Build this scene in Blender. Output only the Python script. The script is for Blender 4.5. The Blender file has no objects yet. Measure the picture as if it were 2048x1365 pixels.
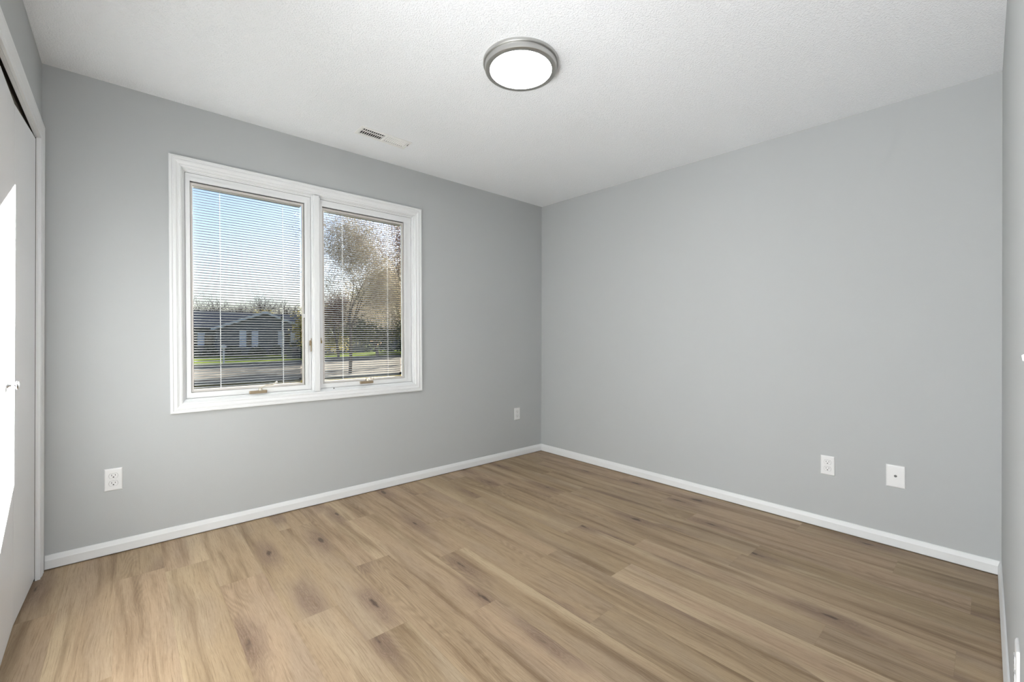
import bpy, bmesh, math, random
from mathutils import Vector, Matrix
random.seed(11)
C = bpy.context.scene.collection
sc = bpy.context.scene

# ---------------------------------------------------------------- camera
CAM = Vector((-3.1315, -3.0432, 1.1086))
YAW, PITCH, ROLL, FPX = 0.7312, -0.0005, 0.0026, 858.37
F_ = Vector((math.sin(YAW)*math.cos(PITCH), math.cos(YAW)*math.cos(PITCH), -math.sin(PITCH)))
R_ = Vector((math.cos(YAW), -math.sin(YAW), 0)); U_ = R_.cross(F_)
R2 = R_*math.cos(ROLL)+U_*math.sin(ROLL); U2 = -R_*math.sin(ROLL)+U_*math.cos(ROLL)
cd = bpy.data.cameras.new('camera'); cam = bpy.data.objects.new('camera', cd); C.objects.link(cam)
cam.matrix_world = Matrix(((R2.x,U2.x,-F_.x,CAM.x),(R2.y,U2.y,-F_.y,CAM.y),(R2.z,U2.z,-F_.z,CAM.z),(0,0,0,1)))
cd.sensor_width = 36; cd.lens = 36*FPX/2048; cd.clip_start = 0.02; cd.clip_end = 600
sc.camera = cam

# ---------------------------------------------------------------- world, sun, exposure
SUN_DIR = Vector((-1.10, -1, -.50)).normalized()      # direction the sunlight travels
w = bpy.data.worlds.new('sky'); sc.world = w; w.use_nodes = True
nt = w.node_tree; nt.nodes.clear()
sky = nt.nodes.new('ShaderNodeTexSky'); sky.sky_type = 'NISHITA'; sky.sun_disc = False
sky.sun_elevation = math.asin(-SUN_DIR.z); sky.sun_rotation = math.atan2(-SUN_DIR.x, -SUN_DIR.y)
sky.air_density = 1.0; sky.dust_density = 0.4; sky.ozone_density = 1.6
bg = nt.nodes.new('ShaderNodeBackground'); bg.inputs[1].default_value = 0.22
wo = nt.nodes.new('ShaderNodeOutputWorld')
tint = nt.nodes.new('ShaderNodeMix'); tint.data_type = 'RGBA'; tint.blend_type = 'MULTIPLY'; tint.inputs[0].default_value = 1; tint.inputs[7].default_value = (1.07, .965, 1.05, 1)
nt.links.new(sky.outputs[0], tint.inputs[6]); nt.links.new(tint.outputs[2], bg.inputs[0]); nt.links.new(bg.outputs[0], wo.inputs[0])
sl = bpy.data.lights.new('sun', 'SUN'); sl.energy = 49; sl.angle = math.radians(0.6); sl.color = (1, .975, .955)
so = bpy.data.objects.new('sun', sl); C.objects.link(so)
so.rotation_euler = SUN_DIR.to_track_quat('-Z', 'Y').to_euler(); so.location = (12, 14, 9)
LAMP_STRENGTH = 40
sd = bpy.data.lights.new('side_room_fill', 'AREA'); sd.shape = 'RECTANGLE'; sd.size = 0.85; sd.size_y = 0.85; sd.energy = 90; sd.color = (.97, .99, 1)  # added fill lamp out of view, aimed up to brighten ceiling and right wall
sdo = bpy.data.objects.new('side_room_fill', sd); C.objects.link(sdo); sdo.location = (-4.35, (-2.99-2.06)/2, .35); sdo.rotation_euler = Vector((.55, 0, .85)).to_track_quat('-Z', 'Y').to_euler()
hd = bpy.data.lights.new('hall_fill', 'AREA'); hd.shape = 'RECTANGLE'; hd.size = 0.85; hd.size_y = 0.85; hd.energy = 23; hd.color = (.97, .99, 1)  # added unseen fill lamp in the hall, tilted up toward the ceiling
hdo = bpy.data.objects.new('hall_fill', hd); C.objects.link(hdo); hdo.location = (-3.0, -4.0, .45); hdo.rotation_euler = Vector((.1, .65, .75)).to_track_quat('-Z', 'Y').to_euler()
sc.view_settings.view_transform = 'Standard'; sc.view_settings.look = 'None'
sc.view_settings.gamma = 1; sc.view_settings.exposure = 0.06; sc.view_settings.use_curve_mapping = False

# ---------------------------------------------------------------- helpers
def lin(c): return tuple((x/12.92 if x <= .04045 else ((x+.055)/1.055)**2.4) for x in c)
def rgb(r, g, b): return lin((r/255, g/255, b/255))+(1,)
def mat(name, col, rough=.5, metal=0, bump=None, spec=None, var=None):
    m = bpy.data.materials.new(name); m.use_nodes = True
    n = m.node_tree; b = n.nodes['Principled BSDF']
    b.inputs['Base Color'].default_value = col; b.inputs['Roughness'].default_value = rough; b.inputs['Metallic'].default_value = metal
    if spec is not None: b.inputs['Specular IOR Level'].default_value = spec
    tc = n.nodes.new('ShaderNodeTexCoord')
    if bump:
        no = n.nodes.new('ShaderNodeTexNoise'); no.inputs['Scale'].default_value = bump[0]; no.inputs['Detail'].default_value = 4
        bp = n.nodes.new('ShaderNodeBump'); bp.inputs['Strength'].default_value = bump[1]; bp.inputs['Distance'].default_value = bump[2]
        n.links.new(tc.outputs['Object'], no.inputs['Vector']); n.links.new(no.outputs['Fac'], bp.inputs['Height']); n.links.new(bp.outputs['Normal'], b.inputs['Normal'])
    if var:   # (scale, other colour, lo, hi)
        no = n.nodes.new('ShaderNodeTexNoise'); no.inputs['Scale'].default_value = var[0]; no.inputs['Detail'].default_value = 5
        rp = n.nodes.new('ShaderNodeValToRGB'); rp.color_ramp.elements[0].position = var[2]; rp.color_ramp.elements[1].position = var[3]
        rp.color_ramp.elements[0].color = col; rp.color_ramp.elements[1].color = var[1]
        n.links.new(tc.outputs['Object'], no.inputs['Vector']); n.links.new(no.outputs['Fac'], rp.inputs['Fac']); n.links.new(rp.outputs['Color'], b.inputs['Base Color'])
    return m

def box(bm, x0, y0, z0, x1, y1, z1, bev=0):
    vs = [bm.verts.new((x, y, z)) for x in (x0, x1) for y in (y0, y1) for z in (z0, z1)]
    fs = [(0,1,3,2),(4,6,7,5),(0,4,5,1),(2,3,7,6),(0,2,6,4),(1,5,7,3)]
    faces = [bm.faces.new([vs[i] for i in f]) for f in fs]
    if bev:
        es = set(e for f in faces for e in f.edges)
        bmesh.ops.bevel(bm, geom=list(es), offset=bev, segments=2, affect='EDGES', profile=.6)
def prism(bm, pts, off):
    """polygon pts (3-D) extruded by the vector off"""
    off = Vector(off); a = [bm.verts.new(p) for p in pts]; b = [bm.verts.new(Vector(p)+off) for p in pts]
    bm.faces.new(a); bm.faces.new(b[::-1]); n = len(pts)
    for i in range(n): bm.faces.new((a[i], b[i], b[(i+1) % n], a[(i+1) % n]))
def sweep(bm, prof, p0, p1, out, up):
    """profile (out, up) swept from p0 to p1"""
    p0, p1, out, up = Vector(p0), Vector(p1), Vector(out), Vector(up)
    a = [bm.verts.new(p0+out*o+up*u) for o, u in prof]; b = [bm.verts.new(p1+out*o+up*u) for o, u in prof]
    n = len(prof); bm.faces.new(a); bm.faces.new(b[::-1])
    for i in range(n): bm.faces.new((a[i], b[i], b[(i+1) % n], a[(i+1) % n]))
def frame_sweep(bm, prof, x0, z0, x1, z1, ysign=-1, y=0, closed=True, sides='LTRB'):
    """mitred picture-frame in the xz plane; prof = (inset from outer edge, depth toward the room)"""
    n = len(prof)
    def ring(cx, cz, sx, sz): return [bm.verts.new((cx+sx*i, y+ysign*d, cz+sz*i)) for i, d in prof]
    cs = [ring(x0, z0, 1, 1), ring(x0, z1, 1, -1), ring(x1, z1, -1, -1), ring(x1, z0, -1, 1)]
    for k in range(4):
        a, b = cs[k], cs[(k+1) % 4]
        for i in range(n): bm.faces.new((a[i], b[i], b[(i+1) % n], a[(i+1) % n]))
def tube(bm, pts, rad, seg=8, caps=True):
    rings = []; pts = [Vector(p) for p in pts]
    for i, p in enumerate(pts):
        d = (pts[min(i+1, len(pts)-1)]-pts[max(i-1, 0)])
        d = d.normalized() if d.length else Vector((0,0,1))
        a = d.orthogonal().normalized() if i == 0 else (pa - d*pa.dot(d)).normalized()
        pa = a; b = d.cross(a); r = rad[i] if isinstance(rad, (list, tuple)) else rad
        rings.append([bm.verts.new(p+(a*math.cos(2*math.pi*k/seg)+b*math.sin(2*math.pi*k/seg))*r) for k in range(seg)])
    for i in range(len(rings)-1):
        for k in range(seg): bm.faces.new((rings[i][k], rings[i][(k+1) % seg], rings[i+1][(k+1) % seg], rings[i+1][k]))
    if caps: bm.faces.new(rings[0][::-1]); bm.faces.new(rings[-1])
def lathe(bm, prof, seg=64, M=None):
    rings = []
    for r, z in prof:
        if r < 1e-6: rings.append([bm.verts.new((0, 0, z))])
        else: rings.append([bm.verts.new((r*math.cos(2*math.pi*k/seg), r*math.sin(2*math.pi*k/seg), z)) for k in range(seg)])
    for i in range(len(rings)-1):
        a, b = rings[i], rings[i+1]
        for k in range(seg):
            q = [a[k % len(a)], a[(k+1) % len(a)], b[(k+1) % len(b)], b[k % len(b)]]
            u = []; [u.append(v) for v in q if v not in u]
            if len(u) >= 3: bm.faces.new(u)
    if M is not None: bmesh.ops.transform(bm, matrix=M, verts=[v for r in rings for v in r])
def obj(name, bm, m, parent=None, loc=(0,0,0), smooth=False, rot=None):
    bmesh.ops.recalc_face_normals(bm, faces=bm.faces)
    me = bpy.data.meshes.new(name); bm.to_mesh(me); bm.free()
    for mm in (m if isinstance(m, (list, tuple)) else [m]): me.materials.append(mm)
    o = bpy.data.objects.new(name, me); C.objects.link(o); o.location = loc
    if rot: o.rotation_euler = rot
    if smooth:
        for p in me.polygons: p.use_smooth = True
    if parent: o.parent = parent
    return o
def smooth_by_angle(o, deg=35):
    me = o.data; me.shade_smooth(); lim = math.radians(deg)
    bm = bmesh.new(); bm.from_mesh(me)
    for e in bm.edges:
        if len(e.link_faces) != 2 or e.calc_face_angle(0) > lim: e.smooth = False
    bm.to_mesh(me); bm.free(); return o
def thing(name, label, cat, loc=(0,0,0), rot=(0,0,0), group=None):
    o = bpy.data.objects.new(name, None); C.objects.link(o); o.location = loc; o.rotation_euler = rot
    o['label'] = label; o['category'] = cat
    if group: o['group'] = group
    return o
def tag(o, label, cat, group=None, kind=None):
    o['label'] = label; o['category'] = cat
    if group: o['group'] = group
    if kind: o['kind'] = kind
    return o
def struct(name, bm, m, label=None, **k):
    o = obj(name, bm, m, **k)
    if o.parent is None: o['kind'] = 'structure'
    if label: o['label'] = label
    return o
def sroot(name, loc=(0,0,0), rot=(0,0,0), label=None):
    o = bpy.data.objects.new(name, None); C.objects.link(o); o.location = loc; o.rotation_euler = rot; o['kind'] = 'structure'
    if label: o['label'] = label
    return o
def children(o): return [c for c in bpy.data.objects if c.parent is o]
def copy_tree(o, parent=None):
    c = o.copy(); C.objects.link(c); c.parent = parent
    for ch in children(o): copy_tree(ch, c)
    return c
BM = bmesh.new

# ---------------------------------------------------------------- materials
M = {}
M['wall'] = mat('grey_wall_paint', (.492, .506, .510, 1), .65, bump=(260, .12, .002), spec=.3)
M['trim'] = mat('white_trim_paint', (.80, .81, .815, 1), .38, bump=(90, .04, .001))
M['door'] = mat('white_door_paint', (.78, .785, .80, 1), .42, bump=(140, .05, .001))
M['plastic'] = mat('white_plastic', (.80, .80, .80, 1), .3)
M['dark'] = mat('dark_slot', (.02, .02, .02, 1), .6)
M['closet'] = mat('closet_paint', (.25, .25, .23, 1), .8)
M['nickel'] = mat('brushed_nickel', (.55, .545, .53, 1), .42, 1, bump=(60, .03, .001))
M['chrome'] = mat('satin_chrome', (.55, .55, .56, 1), .25, 1)
M['bronze'] = mat('bronze_handle', (.34, .27, .18, 1), .4, .35)
M['beige'] = mat('beige_panel_frame', (.60, .57, .54, 1), .45)
M['slat'] = mat('blind_slat', (.17, .17, .17, 1), .6, spec=.2)
M['rail'] = mat('blind_rail', (.42, .40, .37, 1), .45)
M['cord'] = mat('blind_cord', (.6, .6, .6, 1), .7)
M['vent'] = mat('vent_enamel', (.86, .86, .84, 1), .4)
M['brass'] = mat('brass', (.35, .27, .14, 1), .35, .8)

def glass_mat():
    m = bpy.data.materials.new('window_glass'); m.use_nodes = True; n = m.node_tree; n.nodes.clear()
    t = n.nodes.new('ShaderNodeBsdfTransparent'); t.inputs[0].default_value = (.97, .98, .975, 1)
    g = n.nodes.new('ShaderNodeBsdfGlossy'); g.inputs['Roughness'].default_value = .01
    fr = n.nodes.new('ShaderNodeFresnel'); fr.inputs[0].default_value = 1.1
    mx = n.nodes.new('ShaderNodeMixShader'); o = n.nodes.new('ShaderNodeOutputMaterial')
    n.links.new(fr.outputs[0], mx.inputs[0]); n.links.new(t.outputs[0], mx.inputs[1]); n.links.new(g.outputs[0], mx.inputs[2]); n.links.new(mx.outputs[0], o.inputs[0])
    return m
M['glass'] = glass_mat()
def emis(name, col, s):
    m = bpy.data.materials.new(name); m.use_nodes = True; n = m.node_tree; b = n.nodes['Principled BSDF']
    b.inputs['Base Color'].default_value = (.9, .9, .9, 1); b.inputs['Emission Color'].default_value = col; b.inputs['Emission Strength'].default_value = s
    return m
M['diffuser'] = emis('lit_diffuser', (1, 1, 1, 1), LAMP_STRENGTH)

def ceiling_mat():
    m = mat('popcorn_ceiling', (.91, .93, .955, 1), .9, spec=.1); n = m.node_tree; b = n.nodes['Principled BSDF']
    tc = n.nodes.new('ShaderNodeTexCoord')
    a = n.nodes.new('ShaderNodeTexNoise'); a.inputs['Scale'].default_value = 135; a.inputs['Detail'].default_value = 3; a.inputs['Roughness'].default_value = .6
    v = n.nodes.new('ShaderNodeTexVoronoi'); v.inputs['Scale'].default_value = 170
    r = n.nodes.new('ShaderNodeMapRange'); r.inputs[1].default_value = .45; r.inputs[2].default_value = .75
    s = n.nodes.new('ShaderNodeMath'); s.operation = 'SUBTRACT'; k = n.nodes.new('ShaderNodeMath'); k.operation = 'MULTIPLY'; k.inputs[1].default_value = .35
    bp = n.nodes.new('ShaderNodeBump'); bp.inputs['Strength'].default_value = .55; bp.inputs['Distance'].default_value = .0045
    for x in (a, v): n.links.new(tc.outputs['Object'], x.inputs['Vector'])
    n.links.new(a.outputs['Fac'], r.inputs[0]); n.links.new(r.outputs[0], s.inputs[0]); n.links.new(v.outputs['Distance'], k.inputs[0]); n.links.new(k.outputs[0], s.inputs[1])
    n.links.new(s.outputs[0], bp.inputs['Height']); n.links.new(bp.outputs['Normal'], b.inputs['Normal'])
    return m
M['ceiling'] = ceiling_mat()

def floor_mat():
    """oak vinyl plank: UV = metres (across, along) shifted per plank; attribute 'tone' = random number per plank"""
    m = bpy.data.materials.new('oak_vinyl_plank'); m.use_nodes = True; n = m.node_tree; L = n.links; b = n.nodes['Principled BSDF']
    uv = n.nodes.new('ShaderNodeUVMap'); uv.uv_map = 'plank'
    at = n.nodes.new('ShaderNodeAttribute'); at.attribute_name = 'tone'
    def N(t, **k):
        x = n.nodes.new(t)
        for a, v in k.items(): x.inputs[a.replace('_', ' ')].default_value = v
        return x
    def math_(op, a, c=None):
        x = n.nodes.new('ShaderNodeMath'); x.operation = op
        for i, v in enumerate((a, c)):
            if v is None: continue
            if isinstance(v, (int, float)): x.inputs[i].default_value = v
            else: L.new(v, x.inputs[i])
        return x.outputs[0]
    def scaled(v, s):
        x = n.nodes.new('ShaderNodeVectorMath'); x.operation = 'MULTIPLY'; L.new(v, x.inputs[0]); x.inputs[1].default_value = s; return x.outputs[0]
    def rng(v, a, c, d=0, e=1, smooth=True):
        x = n.nodes.new('ShaderNodeMapRange'); x.inputs[1].default_value = a; x.inputs[2].default_value = c; x.inputs[3].default_value = d; x.inputs[4].default_value = e
        if smooth: x.interpolation_type = 'SMOOTHSTEP'
        L.new(v, x.inputs[0]); return x.outputs[0]
    P = uv.outputs[0]
    # warp so that the grain wanders
    wn = N('ShaderNodeTexNoise', Scale=1.0, Detail=2.0); L.new(scaled(P, (5, 1.6, 1)), wn.inputs['Vector'])
    warp = scaled(n_sub(n, L, wn.outputs['Color']), (.05, .0, 0))
    va = n.nodes.new('ShaderNodeVectorMath'); va.operation = 'ADD'; L.new(P, va.inputs[0]); L.new(warp, va.inputs[1]); Q = va.outputs[0]
    # knots: one voronoi cell about every 0.13 x 0.55 m
    vo = N('ShaderNodeTexVoronoi', Scale=1.0, Randomness=.9); vo.voronoi_dimensions = '2D'; L.new(scaled(Q, (4.6, 1.25, 1)), vo.inputs['Vector'])
    d = vo.outputs['Distance']
    sep = n.nodes.new('ShaderNodeSeparateColor'); L.new(vo.outputs['Color'], sep.inputs[0])
    has = rng(sep.outputs[0], .36, .48)                                  # not every cell has a knot
    dn = N('ShaderNodeTexNoise', Scale=1.0, Detail=3.0); L.new(scaled(P, (30, 9, 1)), dn.inputs['Vector'])
    dd = math_('ADD', d, math_('MULTIPLY', math_('SUBTRACT', dn.outputs['Fac'], .5), .24))
    zone = math_('MULTIPLY', rng(dd, .36, .04), has)
    core = math_('MULTIPLY', rng(dd, .05, .012), has)
    rings = math_('MULTIPLY', math_('MULTIPLY', math_('ADD', math_('MULTIPLY', math_('SINE', math_('MULTIPLY', dd, 170)), .5), .5), rng(dd, .24, .04)), has)
    # long dark streaks and light bands
    st = N('ShaderNodeTexNoise', Scale=1.0, Detail=3.0, Roughness=.55); L.new(scaled(Q, (15, .9, 1)), st.inputs['Vector'])
    streak = rng(st.outputs['Fac'], .47, .72)
    lt = N('ShaderNodeTexNoise', Scale=1.0, Detail=2.0); L.new(scaled(Q, (9, .35, 1)), lt.inputs['Vector'])
    light = rng(lt.outputs['Fac'], .5, .72)
    # grain
    g1 = N('ShaderNodeTexNoise', Scale=1.0, Detail=4.0, Roughness=.7); L.new(scaled(Q, (250, 5, 1)), g1.inputs['Vector'])
    g2 = N('ShaderNodeTexNoise', Scale=1.0, Detail=3.0, Roughness=.65); L.new(scaled(Q, (950, 16, 1)), g2.inputs['Vector'])
    tick = rng(g2.outputs['Fac'], .56, .74)
    hl_ = rng(g2.outputs['Fac'], .44, .26)
    # cathedral figure: contour lines of a slow noise
    cn = N('ShaderNodeTexNoise', Scale=1.0, Detail=1.5); L.new(scaled(P, (7, 1.1, 1)), cn.inputs['Vector'])
    cath = math_('MULTIPLY', math_('ADD', math_('MULTIPLY', math_('SINE', math_('MULTIPLY', cn.outputs['Fac'], 190)), .5), .5), rng(lt.outputs['Fac'], .48, .36))
    def mix(c0, c1, f):
        x = n.nodes.new('ShaderNodeMix'); x.data_type = 'RGBA'
        L.new(f, x.inputs[0])
        for i, c in ((6, c0), (7, c1)):
            if isinstance(c, tuple): x.inputs[i].default_value = c
            else: L.new(c, x.inputs[i])
        return x.outputs[2]
    K = FLOOR_COLS
    col = mix(K['base_a'], K['base_b'], at.outputs['Fac'])
    col = mix(col, K['light'], math_('MULTIPLY', light, .75))
    pn = N('ShaderNodeTexNoise', Scale=1.0, Detail=2.0); L.new(scaled(Q, (6, 1.3, 1)), pn.inputs['Vector'])
    col = mix(col, K['pink'], math_('MULTIPLY', rng(pn.outputs['Fac'], .46, .66), .4))
    col = mix(col, K['dark'], math_('MULTIPLY', streak, .70))
    s2 = N('ShaderNodeTexNoise', Scale=1.0, Detail=2.0); L.new(scaled(Q, (34, 1.1, 1)), s2.inputs['Vector'])
    col = mix(col, K['dark'], math_('MULTIPLY', rng(s2.outputs['Fac'], .56, .74), .35))
    col = mix(col, K['mauve'], math_('MULTIPLY', zone, .72))
    col = mix(col, K['ring'], math_('MULTIPLY', rings, .27))
    col = mix(col, K['dark'], math_('MULTIPLY', rng(g1.outputs['Fac'], .48, .68), .46))
    col = mix(col, K['ring'], math_('MULTIPLY', cath, .26))
    col = mix(col, K['ring'], math_('MULTIPLY', tick, .68))
    col = mix(col, K['pale'], math_('MULTIPLY', hl_, .45))
    col = mix(col, K['knot'], math_('MULTIPLY', core, .68))
    hs = n.nodes.new('ShaderNodeHueSaturation'); L.new(col, hs.inputs['Color'])
    L.new(rng(at.outputs['Fac'], 0, 1, .96, 1.04, False), hs.inputs['Value'])
    L.new(hs.outputs[0], b.inputs['Base Color'])
    b.inputs['Roughness'].default_value = .48; b.inputs['Specular IOR Level'].default_value = .35
    bp = n.nodes.new('ShaderNodeBump'); bp.inputs['Strength'].default_value = .18; bp.inputs['Distance'].default_value = .001
    L.new(g2.outputs['Fac'], bp.inputs['Height']); L.new(bp.outputs['Normal'], b.inputs['Normal'])
    return m
def n_sub(n, L, v):
    x = n.nodes.new('ShaderNodeVectorMath'); x.operation = 'SUBTRACT'; L.new(v, x.inputs[0]); x.inputs[1].default_value = (.5, .5, .5); return x.outputs[0]
FLOOR_COLS = dict(base_a=rgb(170,147,116), base_b=rgb(177,152,126), light=rgb(194,173,142), dark=rgb(112,88,62), mauve=rgb(136,113,98), pink=rgb(160,141,122),
                  ring=rgb(94,74,52), pale=rgb(214,196,164), knot=rgb(54,38,28))
M['floor'] = floor_mat()
M['joint'] = mat('plank_seam', rgb(120, 98, 74), .7)

# ---------------------------------------------------------------- the room shell
W, D = 3.4383, 3.0803
def zf(x, y): return .0006*x+.0042*y
def zc(x, y): return 2.4723+.0100*x+.01925*y
# floor: planks run along y; seams at x = -1.592 + k*0.175; end joints read per row
PW, PL, SX = .175, 1.22, -1.592
joints = {7: -2.728, 3: -1.742, 2: -1.39, 0: -1.501, -1: -.765, -3: -1.62, -4: -.956, -5: -1.497, -6: -1.209, -9: -.35,
          8: -1.05, 6: -.55, 5: -2.2, 4: -.95, 1: -.62, -2: -1.15, -7: -.72, -8: -1.62, -10: -1.1, -11: -.5}
bm = BM(); uvl = bm.loops.layers.uv.new('plank'); tl = bm.loops.layers.float_color.new('tone')
for r in range(-12, 10):
    x0, x1 = SX+r*PW, SX+(r+1)*PW
    j = joints.get(r, -random.random()*1.2)
    while j < .02: j += PL
    while j > -4.4:
        y1, y0 = j, j-PL
        yy1, yy0 = min(y1, .02), max(y0, -4.4)
        if yy1 > yy0:
            g = .00012
            vs = [bm.verts.new((x, y, zf(x, y))) for x, y in ((x0+g, yy0+g), (x1-g, yy0+g), (x1-g, yy1-g), (x0+g, yy1-g))]
            f = bm.faces.new(vs); t = random.random(); ou, ov = random.uniform(0, 60), random.uniform(0, 60); fl = random.choice((-1, 1))
            for lp in f.loops:
                lp[uvl].uv = ((lp.vert.co.x-x0)+ou, fl*(lp.vert.co.y-y0)+ov); lp[tl] = (t, t, t, 1)
        j -= PL
fl = struct('floor', bm, M['floor'])
bm = BM(); prism(bm, [(-3.7, -4.4, zf(-3.7,-4.4)-.0012), (.34, -4.4, zf(.34,-4.4)-.0012), (.34, .02, zf(.34,.02)-.0012), (-3.7, .02, zf(-3.7,.02)-.0012)], (0, 0, -.2))
obj('plank_seam', bm, M['joint'], fl)

VX, VY = -1.877, -.378
bm = BM(); o_ = [(-W-.12, -D-.12), (.12, -D-.12), (.12, .16), (-W-.12, .16)]; h_ = [(VX-.163, VY-.047), (VX+.163, VY-.047), (VX+.163, VY+.047), (VX-.163, VY+.047)]
for k in range(4): prism(bm, [(x, y, zc(x, y)) for x, y in (o_[k], o_[(k+1) % 4], h_[(k+1) % 4], h_[k])], (0, 0, .12))
struct('ceiling', bm, M['ceiling'])

TH = math.radians(.5)                    # the window sits half a degree out of level
WC = Vector((-2.17, 0, 1.428))           # window centre
def wl(x, z):                            # window-local (x, z) to wall (x, z)
    return (WC.x+x*math.cos(TH)-z*math.sin(TH), WC.z+x*math.sin(TH)+z*math.cos(TH))
# window wall (back): frame of four prisms round the opening
HX, HZ = .742, .675
h = [wl(-HX, -HZ), wl(HX, -HZ), wl(HX, HZ), wl(-HX, HZ)]
xa, xb = -W-.12, .12
o_ = [(xa, -.2), (xb, -.2), (xb, zc(xb, 0)), (xa, zc(xa, 0))]
bm = BM()
for k in range(4):
    a, b2 = o_[k], o_[(k+1) % 4]; c2, d2 = h[(k+1) % 4], h[k]
    prism(bm, [(p[0], 0, p[1]) for p in (a, b2, c2, d2)], (0, .16, 0))
struct('wall_back', bm, M['wall'])
# right wall
bm = BM(); pa, pb = (0, .0), (-.0052, -D)
prism(bm, [(pa[0], pa[1], -.2), (pb[0]-.0002, pb[1]-.12, -.2), (pb[0]-.0002, pb[1]-.12, zc(pb[0], pb[1]-.12)), (pa[0], pa[1], zc(*pa))], (.12, 0, 0))
struct('wall_right', bm, M['wall'])
# near wall with a doorway where the photographer stands
def yn(x): return -D+.0047*x
DX0, DX1, DH = -3.38, -2.52, 2.04
bm = BM()
for x0, x1, z0 in ((-W-.12, DX0, -.2), (DX1, 0, -.2), (DX0, DX1, DH)):
    prism(bm, [(x0, yn(x0), z0), (x1, yn(x1), z0), (x1, yn(x1), zc(x1, -D)), (x0, yn(x0), zc(x0, -D))], (0, -.12, 0))
struct('wall_near', bm, M['wall'])
# closet wall (left): face x = xl(y)
def xl(y): return -W-.0051*y
CY0, CY1, CH = -1.845, -.105, 2.045
HH = CH+.035
SY0, SY1 = -2.99, -2.06               # second doorway, added unseen in the closet wall to let fill light in
bm = BM()
for y0, y1, z0 in ((-D-.05, SY0, -.2), (SY0, SY1, DH), (SY1, CY0, -.2), (CY1, 0, -.2), (CY0, CY1, HH)):
    prism(bm, [(xl(y0), y0, z0), (xl(y1), y1, z0), (xl(y1), y1, zc(xl(y1), y1)), (xl(y0), y0, zc(xl(y0), y0))], (-.12, 0, 0))
struct('wall_left', bm, M['wall'])
# closet interior
bm = BM()
box(bm, -4.2, CY0-.1, -.05, -4.15, 0.0, 2.45); box(bm, -4.15, -.05, -.05, xl(0)-.121, -.01, 2.45); box(bm, -4.15, CY0-.1, -.05, xl(0)-.121, CY0-.05, 2.45); box(bm, -4.15, CY0-.05, 2.4, xl(0)-.121, -.05, 2.45)
box(bm, -4.15, CY0-.05, -.08, -W-.005, -.05, -.016)
struct('wall_closet', bm, M['closet'])
# unseen room added beyond the second doorway to hold its fill lamp
bm = BM()
box(bm, -5.7, SY0-.8, -.1, -5.6, -1.9, 2.5); box(bm, -5.6, -1.98, -.1, -3.57, -1.9, 2.5); box(bm, -5.6, SY0-.15, -.1, -3.57, SY0-.08, 2.5)
struct('wall_fill_room', bm, M['wall'])
bm = BM(); box(bm, -5.7, -4.0, 2.42, -3.57, -1.9, 2.5); struct('ceiling_fill_room', bm, M['ceiling'])
bm = BM(); box(bm, -5.6, -3.2, -.1, -3.57, -1.9, -.005); struct('floor_fill_room', bm, M['joint'])
# hall beyond the doorway
bm = BM()
box(bm, -4.3, -4.5, -.1, -1.6, -4.4, 2.5); box(bm, -4.3, -4.4, -.1, -4.2, -D-.14, 2.5); box(bm, -1.7, -4.4, -.1, -1.6, -D-.14, 2.5)
struct('wall_hall', bm, M['wall'])
bm = BM(); box(bm, -4.3, -4.5, 2.42, -1.6, -D-.12, 2.5); struct('ceiling_hall', bm, M['ceiling'])
bm = BM(); box(bm, -4.2, -4.4, -.1, -3.7, -D-.13, -.02); struct('floor_hall', bm, M['joint'])

# baseboards
BP = [(0, .006), (.012, .006), (.012, .046), (.0105, .051), (.0075, .062), (.005, .069), (0, .070)]
def baseboard(name, p0, p1, out):
    bm = BM(); sweep(bm, BP, (p0[0], p0[1], zf(*p0)), (p1[0], p1[1], zf(*p1)), out, (0, 0, 1)); return struct(name, bm, M['trim'])
baseboard('baseboard_back', (-W+.014, 0), (0, 0), (0, -1, 0))
baseboard('baseboard_right', (0, 0), (-.0052, -D), (-1, 0, 0))
baseboard('baseboard_near', (0, yn(0)), (DX1+.06, yn(DX1)), (0, 1, 0))
baseboard('baseboard_left', (xl(-1.92), -1.92), (xl(-3.07), -3.07), (1, 0, 0))
# dark shadow gap under the vinyl edge is real: the boards stop 3 mm above the planks

# door casing of the photographer's doorway
def casing_profile(wd, t):   # (inset from outer edge, depth)
    return [(0, 0), (0, t), (.004, t+.001), (.013, t+.001), (.016, t-.003), (.020, t-.003), (.024, t-.001), (wd*.62, t-.004), (wd*.66, t-.007), (wd*.8, t-.008), (wd-.004, t-.009), (wd, t-.011), (wd, 0)]
bm = BM()
box(bm, DX0-.057, -D-.013, 0, DX0, -D+.004, DH+.057); box(bm, DX1, -D-.009, 0, DX1+.057, -D+.004, DH+.057); box(bm, DX0, -D-.013, DH, DX1, -D+.004, DH+.057)
struct('trim_near', bm, M['trim'])

# ---------------------------------------------------------------- closet: casing and bifold doors
LT, LZ0, LZ1 = .028, .012, 2.014
M['gap_shade'] = mat('gap_shade_paint', (.03, .03, .025, 1), .8)  # shade of the door gap, painted as dark colour on the jamb boards
M['track'] = mat('brown_track', (.075, .06, .04, 1), .5)
ct = sroot('trim_left')
bm = BM(); wd, t = .075, .014; y0, y1, zt = CY0-wd, CY1+wd, CH+wd
prof = [(0, 0), (0, t), (.006, t), (.010, t-.002), (.022, t-.002), (.026, t-.0005), (.050, t-.003), (.054, t-.0055), (.064, t-.0055), (.068, t-.004), (wd, t-.005), (wd, 0)]
def cring(y, z, sy, sz): return [bm.verts.new((xl(y)+d, y+sy*i, z+sz*i)) for i, d in prof]
cs = [cring(y1, zf(-W, 0), -1, 0), cring(y1, zt, -1, -1), cring(y0, zt, 1, -1), cring(y0, zf(-W, -2), 1, 0)]
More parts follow.
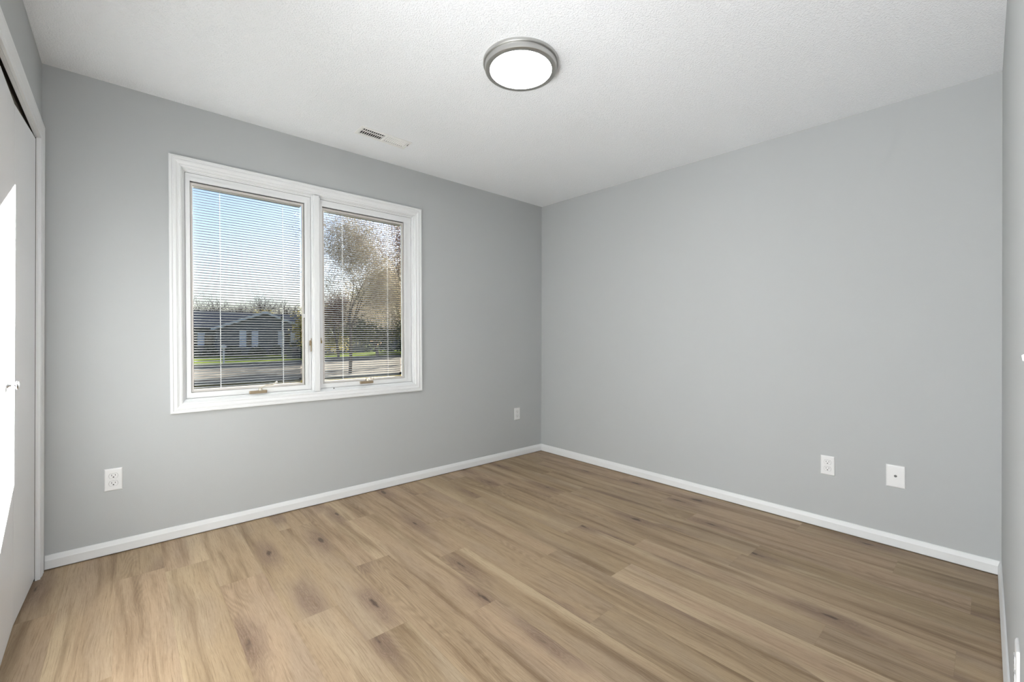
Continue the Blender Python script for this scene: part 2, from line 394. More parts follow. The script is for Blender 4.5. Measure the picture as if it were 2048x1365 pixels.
for k in range(3):
    for i in range(len(prof)):
        j = (i+1) % len(prof); bm.faces.new((cs[k][i], cs[k+1][i], cs[k+1][j], cs[k][j]))
bm.faces.new(cs[0]); bm.faces.new(cs[3])
obj('casing', bm, M['trim'], ct)
bm = BM()
box(bm, xl(CY1)-.125, CY1-.004, zf(-W, 0), xl(CY1)-.007, CY1+.0, CH); box(bm, xl(CY0)-.125, CY0, zf(-W, -1.8), xl(CY0)-.007, CY0+.004, CH); obj('jamb', bm, M['gap_shade'], ct)
bm = BM(); box(bm, xl(CY1)-.007, CY1-.004, zf(-W, 0), xl(CY1), CY1, CH); box(bm, xl(CY0)-.007, CY0, zf(-W, -1.8), xl(CY0), CY0+.004, CH); prism(bm, [(xl(CY0)-.011, CY0, CH-.003), (xl(CY1)-.011, CY1, CH-.003), (xl(CY1)-.0005, CY1, CH-.003), (xl(CY0)-.0005, CY0, CH-.003)], (0, 0, .004)); obj('jamb_edge', bm, M['trim'], ct)
bm = BM(); box(bm, xl(-1)-.125, CY0, HH-.003, xl(-1)-.004, CY1, HH); obj('head_jamb', bm, M['gap_shade'], ct)
bm = BM(); box(bm, xl(-1)-.052, CY0+.006, LZ1+.010, xl(-1)-.024, CY1-.006, HH-.004); obj('door_track', bm, M['track'], ct)
def bifold(name, ya, yb, inward):
    r = sroot(name, label='white flush bifold closet door')
    ym = (ya+yb)/2
    for a, b2, xa2, xb2 in ((ya, ym, 0, -inward), (ym, yb, -inward, 0)):
        g = .0015; s = -1 if b2 < a else 1
        za, zb = (LZ1+.020 if a == ya and ya > -.5 else LZ1), LZ1      # the hinge-side leaf hangs a little high
        pts = [(xl(a)-.008+xa2, a+s*g, LZ0), (xl(b2)-.008+xb2, b2-s*g, LZ0), (xl(b2)-.008+xb2, b2-s*g, zb), (xl(a)-.008+xa2, a+s*g, za)]
        bm = BM(); prism(bm, pts, (-LT, 0, 0)); obj('door_leaf', bm, M['door'], r)
    return r
d1 = bifold('door_1', CY1-.008, -.974, .011)
d2 = bifold('door_2', -.978, CY0+.008, .010)
KN = [(0, 0), (.010, 0), (.010, .002), (.0045, .004), (.004, .016), (.006, .019), (.0135, .021), (.0155, .024), (.0145, .027), (.008, .029), (0, .0295)]
def knob(parent, y, z):
    x = xl(y)-.008-.011*(1-abs(y+.545)/.43)
    bm = BM(); lathe(bm, KN, 24, Matrix.Translation((x, y, z)) @ Matrix.Rotation(math.pi/2, 4, 'Y')); obj('door_knob', bm, M['chrome'], parent, smooth=True)
knob(d1, -.70, .945); knob(d2, -1.25, .945)

# ---------------------------------------------------------------- the window
win = sroot('window_1', WC, (0, -TH, 0), 'white twin casement window with moulded casing')
CW, CHh = .788, .722
bm = BM()
frame_sweep(bm, [(0, 0), (0, .017), (.003, .019), (.012, .019), (.015, .015), (.019, .0145), (.023, .0175), (.030, .0175), (.038, .013), (.044, .0115), (.047, .013), (.053, .012), (.057, .009), (.057, 0)], -CW, -CHh, CW, CHh)
obj('window_casing', bm, M['trim'], win)
IX, IZ = CW-.057, CHh-.057               # casing inner edge
bm = BM()                                # jamb box with a stepped stop, open to the outside
frame_sweep(bm, [(0, .0), (.004, .0), (.004, -.012), (.010, -.014), (.0105, -.020), (.016, -.021), (.016, -.09), (.028, -.09), (.028, -.15), (-.010, -.15), (-.010, 0)], -IX, -IZ, IX, IZ)
obj('window_frame', bm, M['trim'], win)
bm = BM()                                # mullion post between the sashes
MX = -.009
box(bm, MX-.018, -.010, -IZ+.004, MX+.018, .03, IZ-.004, .002); box(bm, MX-.028, .006, -IZ+.010, MX+.028, .11, IZ-.010)
obj('mullion', bm, M['trim'], win)
# sash: outer frame, routed face, beige inner glass panel, blind between the panes, outer pane
def sash(x0, x1, cx, lock_x, lock_z, white_lock):
    z0, z1 = -IZ+.016, IZ-.016
    r = bpy.data.objects.new('sash', None); C.objects.link(r); r.parent = win
    zc0 = -.0085
    p0, p1 = cx-.304, cx+.304; q0, q1 = zc0-.604, zc0+.604   # beige panel outer
    bm = BM()                                # sash face: flat frame between outer edge and panel
    def ring(bm, ax0, az0, ax1, az1, bx0, bz0, bx1, bz1, ya, yb):
        for pts in ([(ax0, az0), (ax1, az0), (bx1, bz0), (bx0, bz0)], [(ax1, az0), (ax1, az1), (bx1, bz1), (bx1, bz0)], [(ax1, az1), (ax0, az1), (bx0, bz1), (bx1, bz1)], [(ax0, az1), (ax0, az0), (bx0, bz0), (bx0, bz1)]):
            prism(bm, [(x, ya, z) for x, z in pts], (0, yb-ya, 0))
    a0, b0, a1, b1 = p0-.002, q0-.002, p1+.005, q1+.007
    ring(bm, a0-.020, b0-.024, a1+.018, b1+.020, a0, b0, a1, b1, .016, .072)
    ring(bm, a0-.022, b0-.026, a1+.020, b1+.022, a0-.020, b0-.024, a1+.018, b1+.020, .0185, .072)
    ring(bm, x0+.0025, z0+.0025, x1-.0025, z1-.0025, a0-.022, b0-.026, a1+.020, b1+.022, .023, .072)
    obj('sash_frame', bm, M['trim'], r)
    bm = BM(); ring(bm, p0, q0, p1, q1, p0+.011, q0+.013, p1-.011, q1-.013, .024, .032); obj('panel_frame', bm, M['beige'], r)
    bm = BM(); ring(bm, p0-.002, q0-.002, p1+.005, q1+.007, p0+.004, q0+.004, p1-.004, q1-.004, .033, .036); obj('gasket_shade', bm, M['dark'], r)  # dark gasket, widened at top and right to draw the gap's shadow line
    bm = BM(); box(bm, p0+.006, .0275, q0+.006, p1-.006, .0300, q1-.006); obj('glass_pane', bm, M['glass'], r)
    bm = BM(); box(bm, p0+.004, .060, q0+.004, p1-.004, .063, q1-.004); obj('glass_pane', bm, M['glass'], r)
    # clips holding the inner panel
    bm = BM()
    for zz in (-.46, -.02, .42):
        for xx in (p0+.004, p1-.008): box(bm, xx, .0205, zc0+zz, xx+.005, .026, zc0+zz+.016, .001)
    obj('panel_clip', bm, M['beige'], r)
    return r, p0, p1, q0, q1
sL = sash(-IX+.016, MX-.028, -.3855, 0, 0, 0)
sR = sash(MX+.028, IX-.016, .343, 0, 0, 0)
for (r, p0, p1, q0, q1) in (sL, sR):
    r['label'] = 'left casement sash' if r is sL[0] else 'right casement sash'
bm = BM(); p1 = sL[2]
box(bm, p1-.006, .015, -.165, p1+.004, .024, -.140, .002); obj('panel_latch', bm, M['plastic'], sL[0])
# crank operators
def crank(parent, x, z, arm):
    bm = BM()
    box(bm, x-.048, -.004, z-.012, x+.048, .016, z+.006, .003)                 # cover bar on the sill
    obj('crank_cover', bm, M['bronze'], parent)
    bm = BM()
    lathe(bm, [(0, 0), (.011, 0), (.012, .006), (.009, .016), (.006, .022), (0, .023)], 20, Matrix.Translation((x+.012, .004, z+.004)))
    tube(bm, arm, .0042, 8); k = arm[-1]
    lathe(bm, [(0, 0), (.006, .001), (.0075, .008), (.006, .015), (0, .016)], 16, Matrix.Translation(Vector(k)-Vector((0, .004, .006))))
    obj('crank_handle', bm, M['crank'], parent, smooth=True)
M['crank'] = mat('champagne_crank', (.62, .58, .50, 1), .35, .3)
crank(win, -.357, -.634, [(-.345, .002, -.618), (-.340, -.004, -.606), (-.320, -.010, -.597), (-.280, -.012, -.592), (-.262, -.012, -.586)])
crank(win, .340, -.622, [(.330, .002, -.608), (.332, -.008, -.596), (.350, -.016, -.590), (.370, -.014, -.594), (.386, -.010, -.602)])
bm = BM(); lathe(bm, [(0, 0), (.004, 0), (.0035, .002), (0, .003)], 12, Matrix.Translation((.103, -.0, -.650)) @ Matrix.Rotation(math.pi/2, 4, 'X')); obj('screw', bm, M['dark'], win)
# casement locks on the mullion side
bm = BM(); box(bm, -.050, .010, -.352, -.037, .021, -.318, .002); box(bm, -.046, .002, -.392, -.040, .010, -.330, .0015); tube(bm, [(-.0435, .012, -.33), (-.043, .002, -.312), (-.043, .004, -.302)], [.004, .003, .002], 8); obj('sash_lock', bm, M['bronze'], win)
bm = BM(); box(bm, .0195, .008, -.388, .031, .019, -.338, .004); obj('sash_lock', bm, M['plastic'], win)
bm = BM(); box(bm, .019, .006, -.337, .029, .021, -.318, .002); tube(bm, [(.022, .010, -.32), (.021, .004, -.300)], [.004, .002], 8); obj('lock_plate', bm, M['brass'], win)

# blinds between the panes: top-level things
def blind(cx, lab):
    t = thing('window_blind', lab, 'blind', WC, (0, -TH, 0), 'mini blinds between the panes')
    x0, x1 = cx-.289, cx+.286; zt, zb = .5755, -.597
    yc, wd, tilt = .0450, .0125, math.radians(30)
    n = 77; bm = BM()
    for i in range(n):
        z = zt-.004-(zt-zb-.012)*i/(n-1)
        pts = []
        for k in range(5):
            s = -1+k/2; u = s*wd/2; c = .0005*(1-s*s)
            pts.append((u*math.cos(tilt)-c*math.sin(tilt)*1, u*math.sin(tilt)+c*math.cos(tilt)))
        prof = pts+[(a, b2-.00035) for a, b2 in pts[::-1]]
        xj = random.uniform(-.0007, .0007); zj = random.uniform(-.0003, .0003)
        sweep(bm, prof, (x0+xj, yc, z+zj), (x1+xj, yc, z+zj*.3), (0, 1, 0), (0, 0, 1))
    obj('slats', bm, M['slat'], t)
    bm = BM(); box(bm, x0-.003, .034, zt+.001, x1+.005, .057, zt+.012, .001); obj('head_rail', bm, M['rail'], t)
    bm = BM(); box(bm, x0, .039, zb-.007, x1, .052, zb-.001, .001); obj('bottom_rail', bm, M['rail'], t)
    for f in (.236, .798):
        xx = cx-.304+.608*f
        bm = BM()
        for yy in (.0385, .0515): tube(bm, [(xx, yy, zt), (xx, yy, zb-.004)], .0008, 6)
        obj('ladder_cord', bm, M['cord'], t)
    bm = BM(); box(bm, x1-.012, .032, zb+.012, x1+.003, .038, zb+.030, .002); obj('tilt_control', bm, M['dark'], t)
    return t
blind(-.3855, 'pale mini blind between the panes of the left casement, open slats against blue sky')
blind(.343, 'pale mini blind between the panes of the right casement, in front of the leafy tree')

# ---------------------------------------------------------------- ceiling light
LX, LY = -1.7510, -1.5615
t = thing('ceiling_light', 'round flush ceiling light with brushed nickel ring and lit white diffuser', 'ceiling light', (LX, LY, zc(LX, LY)))
bm = BM(); lathe(bm, [(.0, .004), (.1755, .004), (.1775, -.001), (.1775, -.012), (.1755, -.015), (.160, -.015), (0, -.015)], 96)
smooth_by_angle(obj('base_pan', bm, M['nickel'], t))
bm = BM(); lathe(bm, [(.156, -.013), (.1665, -.0145), (.1685, -.0165), (.1685, -.036), (.167, -.0395), (.164, -.041), (.155, -.0412), (.1455, -.0405), (.1445, -.038), (.1445, -.015), (.156, -.013)], 96)
smooth_by_angle(obj('trim_ring', bm, M['nickel'], t))
bm = BM(); lathe(bm, [(0, -.0395), (.05, -.0394), (.10, -.0390), (.1425, -.0380), (.1440, -.037), (.1440, -.030), (0, -.030)], 96)
smooth_by_angle(obj('diffuser', bm, M['diffuser'], t))

# ---------------------------------------------------------------- ceiling vent
t = thing('ceiling_vent', 'white louvred supply register in the ceiling above the window', 'vent', (VX, VY, zc(VX, VY)))
hx, hy = .172, .060; lx, ly = .156, .041
bm = BM()
def bar(x0, y0, x1, y1): box(bm, x0, y0, -.005, x1, y1, .0015)
bar(-hx, -hy, hx, -ly); bar(-hx, ly, hx, hy); bar(-hx, -ly, -lx, ly); bar(lx, -ly, hx, ly); bar(-.006, -ly, .006, ly)
# rolled outer lip
for a, b2 in (((-hx, -hy), (hx, -hy)), ((hx, -hy), (hx, hy)), ((hx, hy), (-hx, hy)), ((-hx, hy), (-hx, -hy))): tube(bm, [(a[0], a[1], -.002), (b2[0], b2[1], -.002)], .0025, 8)
obj('vent_frame', bm, M['vent'], t)
for side, tilt in ((-1, 50), (1, -50)):
    bm = BM()
    for i in range(11):
        x = side*(.0125+i*.0136); a = math.radians(tilt); dx, dz = .0042*math.sin(a), .0042*math.cos(a); th = .0034 if side < 0 else .0012
        prism(bm, [(x-dx, -ly, -.0035-dz+.0055), (x+dx, -ly, -.0035+dz+.0055), (x+dx+th, -ly, -.0035+dz+.0055), (x-dx+th, -ly, -.0035-dz+.0055)], (0, 2*ly, 0))
    obj('louvre_bank', bm, M['vent'], t)
bm = BM(); box(bm, -lx, -.003, .003, lx, .003, .006); box(bm, -lx, -.0015, -.002, -.006, .0015, .003); obj('cross_bar', bm, M['vent'], t)
bm = BM()
for x0, y0, x1, y1, z0, z1 in ((-.161, -.045, .161, .045, .11, .115), (-.161, -.045, -.159, .045, .002, .11), (.159, -.045, .161, .045, .002, .11), (-.159, -.045, .159, -.043, .002, .11), (-.159, .043, .159, .045, .002, .11)): box(bm, x0, y0, z0, x1, y1, z1)
obj('duct_opening', bm, M['dark'], t)
bm = BM(); box(bm, lx+.002, -.022, -.012, lx+.006, -.014, -.004, .001); box(bm, lx+.002, -.040, -.010, lx+.005, -.020, -.007, .001); obj('damper_lever', bm, M['chrome'], t)

# ---------------------------------------------------------------- wall plates
# local frame: x = right along wall, z = up, -y = into the room
def plate_mesh(bm, w, h):
    hw, hh = w/2, h/2
    prof = [(0, 0), (0, .002), (.0012, .0040), (.004, .0056), (.0075, .0060)]
    cs = []
    for sx, sz in ((-1, -1), (-1, 1), (1, 1), (1, -1)): cs.append([bm.verts.new((sx*(hw-i), -d, sz*(hh-i))) for i, d in prof])
    for k in range(4):
        a, b2 = cs[k], cs[(k+1) % 4]
        for i in range(len(prof)-1): bm.faces.new((a[i], b2[i], b2[i+1], a[i+1]))
    bm.faces.new([c[-1] for c in cs]); bm.faces.new([c[0] for c in cs][::-1])
def outlet(label, loc, rz):
    t = thing('wall_outlet', label, 'outlet', loc, (0, 0, rz), 'duplex outlets on the walls')
    bm = BM(); plate_mesh(bm, .070, .114); obj('cover_plate', bm, M['plastic'], t)
    for s in (1, -1):
        bm = BM(); pts = []
        for k in range(40):
            a = 2*math.pi*k/40; x, z = .0172*math.cos(a), .0172*math.sin(a); z = max(-.0125, min(.0125, z)); pts.append((x, -.0055, z+s*.0195))
        prism(bm, pts, (0, -.0022, 0)); so_ = obj('socket', bm, M['plastic'], t)
        bm = BM()
        box(bm, -.0080, -.0080, s*.0195-.0005, -.0060, -.0074, s*.0195+.0080); box(bm, .0058, -.0080, s*.0195+.0005, .0078, -.0074, s*.0195+.0075)
        pts = [(.0030*math.cos(a), -.0080, max(-.0022, .0030*math.sin(a))+s*.0195-.0065) for a in [2*math.pi*k/16 for k in range(16)]]
        prism(bm, pts, (0, .0006, 0)); obj('slot', bm, M['dark'], so_)
        bm = BM(); pts = [(.0182*math.cos(2*math.pi*k/40), max(-.0134, min(.0134, .0182*math.sin(2*math.pi*k/40)))) for k in range(40)]
        prism(bm, [(x, -.00595, z+s*.0195) for x, z in pts], (0, -.0003, 0)); obj('socket_gap', bm, M['gap'], t)
    bm = BM(); lathe(bm, [(0, 0), (.003, 0), (.0028, .001), (0, .0014)], 16, Matrix.Translation((0, -.0060, 0)) @ Matrix.Rotation(math.pi/2, 4, 'X')); obj('screw', bm, M['plastic'], t)
    return t
M['coax'] = mat('coax_metal', (.22, .22, .22, 1), .6, .5)
M['gap'] = mat('socket_gap', (.30, .30, .30, 1), .6)
outlet('white duplex outlet low on the window wall beside the closet', (-3.182, 0, .385), 0)
outlet('white duplex outlet low on the window wall, close to the far corner of the room', (-.334, 0, .410), 0)
RZ = -math.pi/2
outlet('white duplex outlet on the right wall, left of the larger cable plate', (-.004, -2.3935, .370), RZ)
outlet('white duplex outlet seen edge-on on the near wall at the right edge', (-1.62, yn(-1.62), .363), math.pi)
t = thing('cable_plate', 'large white cable wall plate with one small connector on the right wall', 'wall plate', (-.0045, -2.6985, .376), (0, 0, RZ))
bm = BM(); plate_mesh(bm, .080, .122); obj('cover_plate', bm, M['plastic'], t)
bm = BM(); lathe(bm, [(0, 0), (.0065, 0), (.0065, .002), (.0048, .0022), (.0048, .008), (.003, .0082), (.003, .005), (0, .005)], 18, Matrix.Translation((0, -.0058, .002)) @ Matrix.Rotation(math.pi/2, 4, 'X')); obj('coax_connector', bm, M['coax'], t)
t = thing('light_switch', 'white toggle light switch seen edge-on on the near wall', 'light switch', (-2.27, yn(-2.27), 1.095), (0, 0, math.pi))
bm = BM(); plate_mesh(bm, .070, .114); obj('cover_plate', bm, M['plastic'], t)
bm = BM(); prism(bm, [(-.0045, -.0055, -.008), (-.0045, -.020, -.010), (-.0045, -.021, -.003), (-.0045, -.0055, .008)], (.009, 0, 0)); obj('toggle', bm, M['plastic'], t)

# ---------------------------------------------------------------- outside
GZ = -.45
def greens(name, a, b, sc_, rough=1, lo=.35, hi=.65): return mat(name, rgb(*a), rough, var=(sc_, rgb(*b), lo, hi), spec=0)
M['grass'] = greens('lawn_grass', (76, 90, 34), (98, 104, 50), 1.6)
M['leaflitter'] = greens('grass_with_leaves', (84, 78, 44), (122, 106, 62), 9, lo=.42, hi=.58)
M['asphalt'] = greens('street_asphalt', (112, 106, 98), (126, 118, 107), 2.5)
M['curb'] = greens('concrete_curb', (120, 116, 108), (132, 128, 120), 3)
M['siding'] = greens('dark_siding', (88, 92, 100), (98, 102, 110), 3)
M['roof'] = greens('asphalt_shingle', (72, 76, 84), (88, 90, 98), 6)
M['housetrim'] = mat('house_white_trim', rgb(186, 194, 206), .6)
M['shutter'] = mat('pale_shutter', rgb(200, 208, 228), .6)
M['pane'] = mat('house_window_pane', rgb(44, 50, 60), .12)
M['bark'] = greens('tree_bark', (74, 66, 60), (104, 94, 84), 12)
M['twig'] = greens('twig_bark', (62, 56, 54), (84, 76, 72), 12)
def leafmat(name, a, b, sc_=3):
    m = mat(name, rgb(*a), .8, var=(sc_, rgb(*b), .4, .6), spec=.05); n = m.node_tree; p = n.nodes['Principled BSDF']
    tr = n.nodes.new('ShaderNodeBsdfTranslucent'); mx = n.nodes.new('ShaderNodeMixShader'); mx.inputs[0].default_value = .16
    src = p.inputs['Base Color'].links[0].from_socket; n.links.new(src, tr.inputs[0])
    out = [x for x in n.nodes if x.type == 'OUTPUT_MATERIAL'][0]
    n.links.new(p.outputs[0], mx.inputs[1]); n.links.new(tr.outputs[0], mx.inputs[2]); n.links.new(mx.outputs[0], out.inputs[0]); return m
M['leaf_tan'] = leafmat('autumn_tan_leaf', (150, 138, 124), (172, 160, 134))
M['leaf_rust'] = leafmat('rusty_leaf', (110, 84, 76), (130, 102, 88))
M['leaf_green'] = leafmat('dull_green_leaf', (84, 92, 60), (128, 124, 76))
M['leaf_yellow'] = leafmat('yellow_leaf', (170, 152, 80), (150, 140, 84))
M['needle'] = greens('evergreen_needle', (52, 64, 58), (72, 82, 70), 5)

bm = BM(); prism(bm, [(-60, .16, GZ), (90, .16, GZ), (90, 160, GZ), (-60, 160, GZ)], (0, 0, -.3)); o = obj('lawn', bm, M['grass']); o['kind'] = 'structure'
bm = BM(); prism(bm, [(-40, 11.0, GZ+.004), (60, 13, GZ+.004), (60, 16.4, GZ+.004), (-40, 14.4, GZ+.004)], (0, 0, .01)); o = obj('leafy_verge', bm, M['leaflitter']); o['kind'] = 'structure'
bm = BM(); prism(bm, [(-40, 14.5, GZ+.006), (60, 16.5, GZ+.006), (60, 66, GZ+.006), (14, 38, GZ+.006), (2.8, 29, GZ+.006), (-40, 22, GZ+.006)], (0, 0, .012)); o = obj('street', bm, M['asphalt']); o['kind'] = 'structure'
def strip(name, a, b, wd, h, m):
    a, b = Vector(a), Vector(b); d = (b-a).normalized(); nrm = Vector((-d.y, d.x, 0))*wd/2
    bm = BM(); prism(bm, [a+nrm, b+nrm, b-nrm, a-nrm], (0, 0, h)); o = obj(name, bm, m); o['kind'] = 'structure'
strip('curb', (-40, 14.4, GZ), (60, 16.4, GZ), .3, .09, M['curb']); strip('curb', (2.8, 29, GZ), (14, 38, GZ), .3, .09, M['curb']); strip('curb', (-40, 22, GZ), (2.8, 29, GZ), .3, .09, M['curb'])

# house across the street
h1 = thing('house', 'long low dark-sided house across the street with a front gable and pale shutters', 'house', (8.2, 50.6, GZ))
def hp(name, bm, m, parent=None): return obj(name, bm, m, parent or h1)
bm = BM(); box(bm, -16, 1.5, 0, 12, 9, 2.95)
prism(bm, [(-4.4, -.0, 0), (4.4, 0, 0), (4.4, 0, 2.85), (0, 0, 4.55), (-4.4, 0, 2.85)], (0, 6, 0)); hp('house_wall', bm, M['siding'])
bm = BM()
prism(bm, [(-16.5, .9, 2.78), (-16.5, 5.25, 4.75), (-16.5, 9.6, 2.78), (-16.5, 9.6, 2.9), (-16.5, 5.25, 4.9), (-16.5, .9, 2.9)], (29, 0, 0))
for s in (-1, 1): prism(bm, [(s*4.9, -.35, 2.66), (0, -.35, 4.62), (0, -.35, 4.76), (s*4.9, -.35, 2.80)], (0, 6.3, 0))
hp('roof', bm, M['roof'])
for s in (-1, 1):
    bm = BM(); prism(bm, [(s*4.95, -.42, 2.56), (0, -.42, 4.54), (0, -.42, 4.80), (s*4.95, -.42, 2.82)], (0, .07, 0)); hp('rake_board', bm, M['housetrim'])
def hwin(x0, x1, z0, z1, y, shut=True):
    bm = BM(); box(bm, x0, y-.05, z0, x1, y, z1); f = hp('house_window', bm, M['siding'])
    bm = BM(); box(bm, x0+.06, y-.06, z0+.06, x1-.06, y-.045, z1-.06); hp('window_pane', bm, M['pane'], f)
    if shut:
        for a in (x0-.66, x1+.04):
            bm = BM(); box(bm, a, y-.06, z0-.03, a+.62, y, z1+.03)
            for k in range(9): zz = z0+.08+k*(z1-z0-.16)/8; box(bm, a+.07, y-.075, zz-.05, a+.55, y-.058, zz+.03)
            hp('shutter', bm, M['shutter'])
hwin(-1.72, -1.28, .92, 2.52, 0)
hwin(2.0, 2.6, .92, 2.52, 0)
hwin(-6.6, -5.9, 1.0, 2.3, 1.5)
hwin(-12, -10.8, 1.0, 2.3, 1.5)
bm = BM(); box(bm, -5.3, 1.44, 0, -4.5, 1.5, 2.1); hp('front_door', bm, M['pane'])
bm = BM(); box(bm, 8, 4.6, 4, 8.8, 5.4, 5.6); hp('chimney', bm, M['siding'])
h2 = thing('house', 'low dark house far behind the leafy tree, right of the shuttered house', 'house', (39, 68, GZ), (0, 0, -.5))
bm = BM(); box(bm, -8, 0, 0, 8, 8, 2.8); prism(bm, [(-8, 0, 2.8), (-8, 8, 2.8), (-8, 4, 4.6)], (16, 0, 0)); obj('house_wall', bm, M['siding'], h2)
bm = BM(); prism(bm, [(-8.5, -.5, 2.65), (-8.5, 4, 4.7), (-8.5, 8.5, 2.65), (-8.5, 8.5, 2.8), (-8.5, 4, 4.9), (-8.5, -.5, 2.8)], (17, 0, 0)); obj('roof', bm, M['roof'], h2)
bm = BM(); box(bm, -5, -.06, 0, -1, 0, 2.2); obj('garage_door', bm, M['roof'], h2)
bm = BM(); box(bm, 2, -.05, .9, 3.4, 0, 2.2); obj('house_window', bm, M['pane'], h2)

# trees
def leaf_quads(bm, c, n, spread, size, rnd):
    for _ in range(n):
        p = c+Vector((rnd.gauss(0, spread), rnd.gauss(0, spread), rnd.gauss(0, spread*.8)))
        a = Vector((rnd.uniform(-1, 1), rnd.uniform(-1, 1), rnd.uniform(-1, 1))).normalized(); b = a.orthogonal().normalized(); s = size*rnd.uniform(.6, 1.3)
        bm.faces.new([bm.verts.new(p+a*s), bm.verts.new(p+b*s*.55), bm.verts.new(p-a*s), bm.verts.new(p-b*s*.55)])
def grow(bb, lb, p, d, ln, r, lev, rnd, o):
    n = 4; pts = [p]; rad = [r]
    for i in range(n):
        d = (d+Vector((rnd.uniform(-1, 1), rnd.uniform(-1, 1), rnd.uniform(-.6, 1)))*o['wob']).normalized()
        p = p+d*ln/n; pts.append(p); rad.append(r*(1-(i+1)/n*.45))
    tube(bb, pts, rad, 6 if lev > 2 else 4 if lev > 0 else 3)
    if lev <= o['leaf_lev'] and o['leaves']: 
        for q in pts[1:]: leaf_quads(lb, q, o['leaves'], o['spread'], o['size'], rnd)
    if lev == 0: return
    k = o['kids'][lev] if lev < len(o['kids']) else 3
    for j in range(k):
        f = rnd.uniform(.35, 1.0) if j else 1.0; q = pts[0].lerp(pts[-1], f) if j == 0 else pts[min(n, int(f*n+.5))]
        ang = rnd.uniform(0, 2*math.pi); a = d.orthogonal().normalized(); b = d.cross(a)
        nd = (d*rnd.uniform(.55, 1.0)+(a*math.cos(ang)+b*math.sin(ang))*rnd.uniform(.45, .95)+Vector((0, 0, o['up']))).normalized()
        grow(bb, lb, q, nd, ln*rnd.uniform(.58, .8), rad[-1]*rnd.uniform(.55, .75), lev-1, rnd, o)
def tree(label, loc, h, r, lev, seed, leafm=None, name='tree', group=None, first=.3, bark='bark', lean=(0, 0, 1), **o):
    rnd = random.Random(seed); t = thing(name, label, 'tree', loc, (0, 0, math.radians(o.pop('turn', 0))), group)
    oo = dict(wob=.16, leaves=0, spread=.3, size=.06, leaf_lev=1, kids=[0, 3, 3, 4, 4, 5], up=.12); oo.update(o)
    bb, lb = BM(), BM(); grow(bb, lb, Vector((0, 0, -.1)), Vector(lean).normalized(), h*first, r, lev, rnd, oo)
    obj('trunk', bb, M[bark], t)
    if leafm and len(lb.faces): obj('foliage', lb, M[leafm], t)
    else: lb.free()
    return t
# the leafy tree behind the right casement
tree('tall tan-leaved tree beyond the right casement, its thin trunk rising from the lawn', (4.5, 16.6, GZ), 8.4, .08, 5, 5, 'leaf_tan', turn=48, leaves=11, spread=.26, size=.034, leaf_lev=1, kids=[0, 3, 3, 4, 4, 5], wob=.12, first=.34, up=.30, lean=(.07, -.06, 1))
tree('spreading half-bare tree behind the tan-leaved tree, beyond the right casement', (13.4, 25.5, GZ), 14, .16, 5, 8, 'leaf_tan', turn=250, leaves=9, spread=.36, size=.05, leaf_lev=1, kids=[0, 3, 3, 4, 4, 5], first=.26, up=.12)
tree('rust-leaved slender tree close to the house at the right edge of the window', (3.62, 9.0, GZ), 5.4, .09, 4, 21, 'leaf_rust', leaves=12, spread=.13, size=.026, leaf_lev=2, kids=[0, 3, 4, 5, 6], first=.42, up=1.6)
# trees behind the street on the right
specs = [(15.8, 38.5, 9, 'leaf_green', 'dull green tree across the street, left of the far right-hand house'), (22, 45, 10, 'leaf_tan', 'tan tree across the street standing before the far right-hand house'),
         (12.8, 46, 6.5, 'leaf_yellow', 'low yellowish tree by the right end of the shuttered house'), (30, 50, 11, 'leaf_green', 'big dull green tree farthest right across the street'), (26, 68, 13, 'leaf_tan', 'tall tan tree behind the right end of the shuttered house')]
for i, (x, y, hh, lm, lab) in enumerate(specs):
    tree(lab, (x, y, GZ), hh, .18, 4, 40+i, lm, group='leafy trees across the street', leaves=10, spread=.6, size=.16, leaf_lev=1, kids=[0, 4, 4, 5, 6], first=.3)
tree('small yellow-topped tree rising behind the gable of the shuttered house', (10.2, 65, GZ), 8.2, .14, 4, 70, 'leaf_yellow', leaves=6, spread=.45, size=.13, leaf_lev=1, kids=[0, 4, 4, 5, 5])
# bare trees over the roof of the house
for i in range(13):
    x = -6+i*2.3+random.uniform(-.8, .8); y = 74+random.uniform(-6, 8)
    lab = 'bare winter tree in the row behind the shuttered house'
    tree(lab, (x, y, GZ), random.uniform(11.5, 15.0), .3, 4, 100+i, None, 'bare_tree', 'bare trees behind the shuttered house', bark='twig', wob=.2, kids=[0, 6, 6, 6, 7], first=.30)
tree('dark bare tree standing right of the gable, seen at the edge of the left casement', (11.2, 36.5, GZ), 8.6, .12, 4, 131, 'leaf_rust', 'tree', leaves=3, spread=.3, size=.06, kids=[0, 5, 5, 6, 6], first=.3, bark='bark')
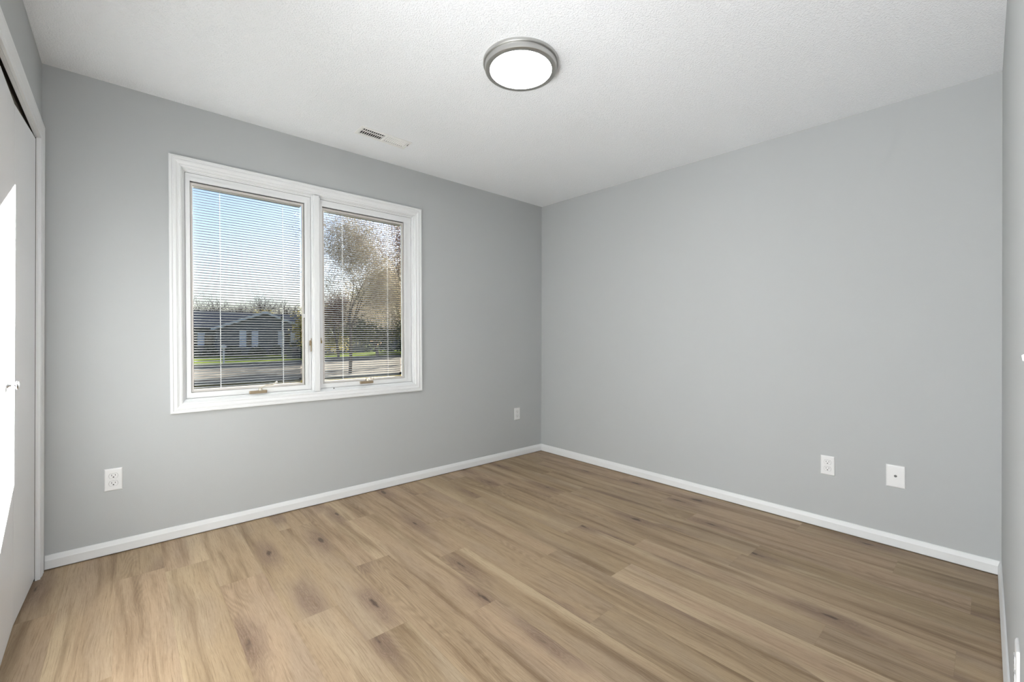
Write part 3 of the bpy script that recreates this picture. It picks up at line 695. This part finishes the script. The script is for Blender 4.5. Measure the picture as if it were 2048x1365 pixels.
# evergreen shrubs along the house front
def shrub(label, loc, r, h, seed, m='needle', group='dark shrubs along the shuttered house', size=.10, n=420):
    rnd = random.Random(seed); t = thing('shrub', label, 'shrub', loc, group=group)
    bm = BM()
    for i in range(n):
        a = rnd.uniform(0, 2*math.pi); f = rnd.random(); z = h*f; rr = r*math.sqrt(max(.05, 1-(f*1.0)**2.2))*rnd.uniform(.6, 1.05)
        leaf_quads(bm, Vector((rr*math.cos(a), rr*math.sin(a), z+.05)), 3, size*.7, size, rnd)
    obj('foliage', bm, M[m], t)
    bm = BM(); tube(bm, [(0, 0, -.05), (0, 0, h*.6)], [.05, .02], 6); obj('stem', bm, M['bark'], t)
for i, (x, r, hh) in enumerate([(1.5, .8, 1.0), (3.1, .65, .9), (5.0, .75, .9), (7.3, .8, .8), (9.1, .7, .9), (11.0, .8, 1.3), (13.0, .95, 1.6)]):
    shrub('low dark evergreen shrub in the row along the front of the shuttered house', (x, 49.4, GZ), r, hh, 300+i)
for i, (x, y) in enumerate(((18.6, 57.5), (24.2, 57.8), (29.6, 56.2), (35.0, 54.0))):
    shrub('tall rounded dark green bush in the row between the two houses across the street', (x, y, GZ), 2.5, 3.6, 340+i, group='tall bushes between the houses', size=.26, n=700)
# mailbox, bins, lamp post
t = thing('mailbox', 'pale mailbox on a post at the far curb across the street', 'mailbox', (1.6, 30.6, GZ))
bm = BM(); box(bm, -.05, -.05, 0, .05, .05, 1.05); obj('post', bm, M['housetrim'], t)
bm = BM(); prism(bm, [(-.11, -.28, 1.05), (.11, -.28, 1.05), (.11, -.28, 1.2), (.07, -.28, 1.27), (-.07, -.28, 1.27), (-.11, -.28, 1.2)], (0, .5, 0)); obj('mailbox_body', bm, M['housetrim'], t)
for i, (dx, lab) in enumerate(((0, 'dark wheeled bin at the far curb, left of its pair'), (.62, 'dark wheeled bin at the far curb, right of its pair'))):
    t = thing('trash_bin', lab, 'trash bin', (6.75+dx, 34.6+dx*.7, GZ), (0, 0, .6), 'bins at the far curb')
    bm = BM(); prism(bm, [(-.2, -.22, .05), (.2, -.22, .05), (.26, -.26, .9), (-.26, -.26, .9)], (0, .5, 0)); obj('bin_body', bm, M['pane'], t)
    bm = BM(); box(bm, -.28, -.29, .9, .28, .28, .97, .02); obj('bin_lid', bm, M['pane'], t)
t = thing('lamp_post', 'thin dark lamp post on the lawn in front of the gabled house', 'lamp post', (8.4, 44.2, GZ))
bm = BM(); tube(bm, [(0, 0, 0), (0, 0, 3.6)], [.05, .035], 8); obj('pole', bm, M['housetrim'], t)
bm = BM(); lathe(bm, [(0, 3.6), (.10, 3.6), (.16, 3.95), (.18, 3.97), (0, 4.15)], 8); obj('lantern', bm, M['pane'], t)
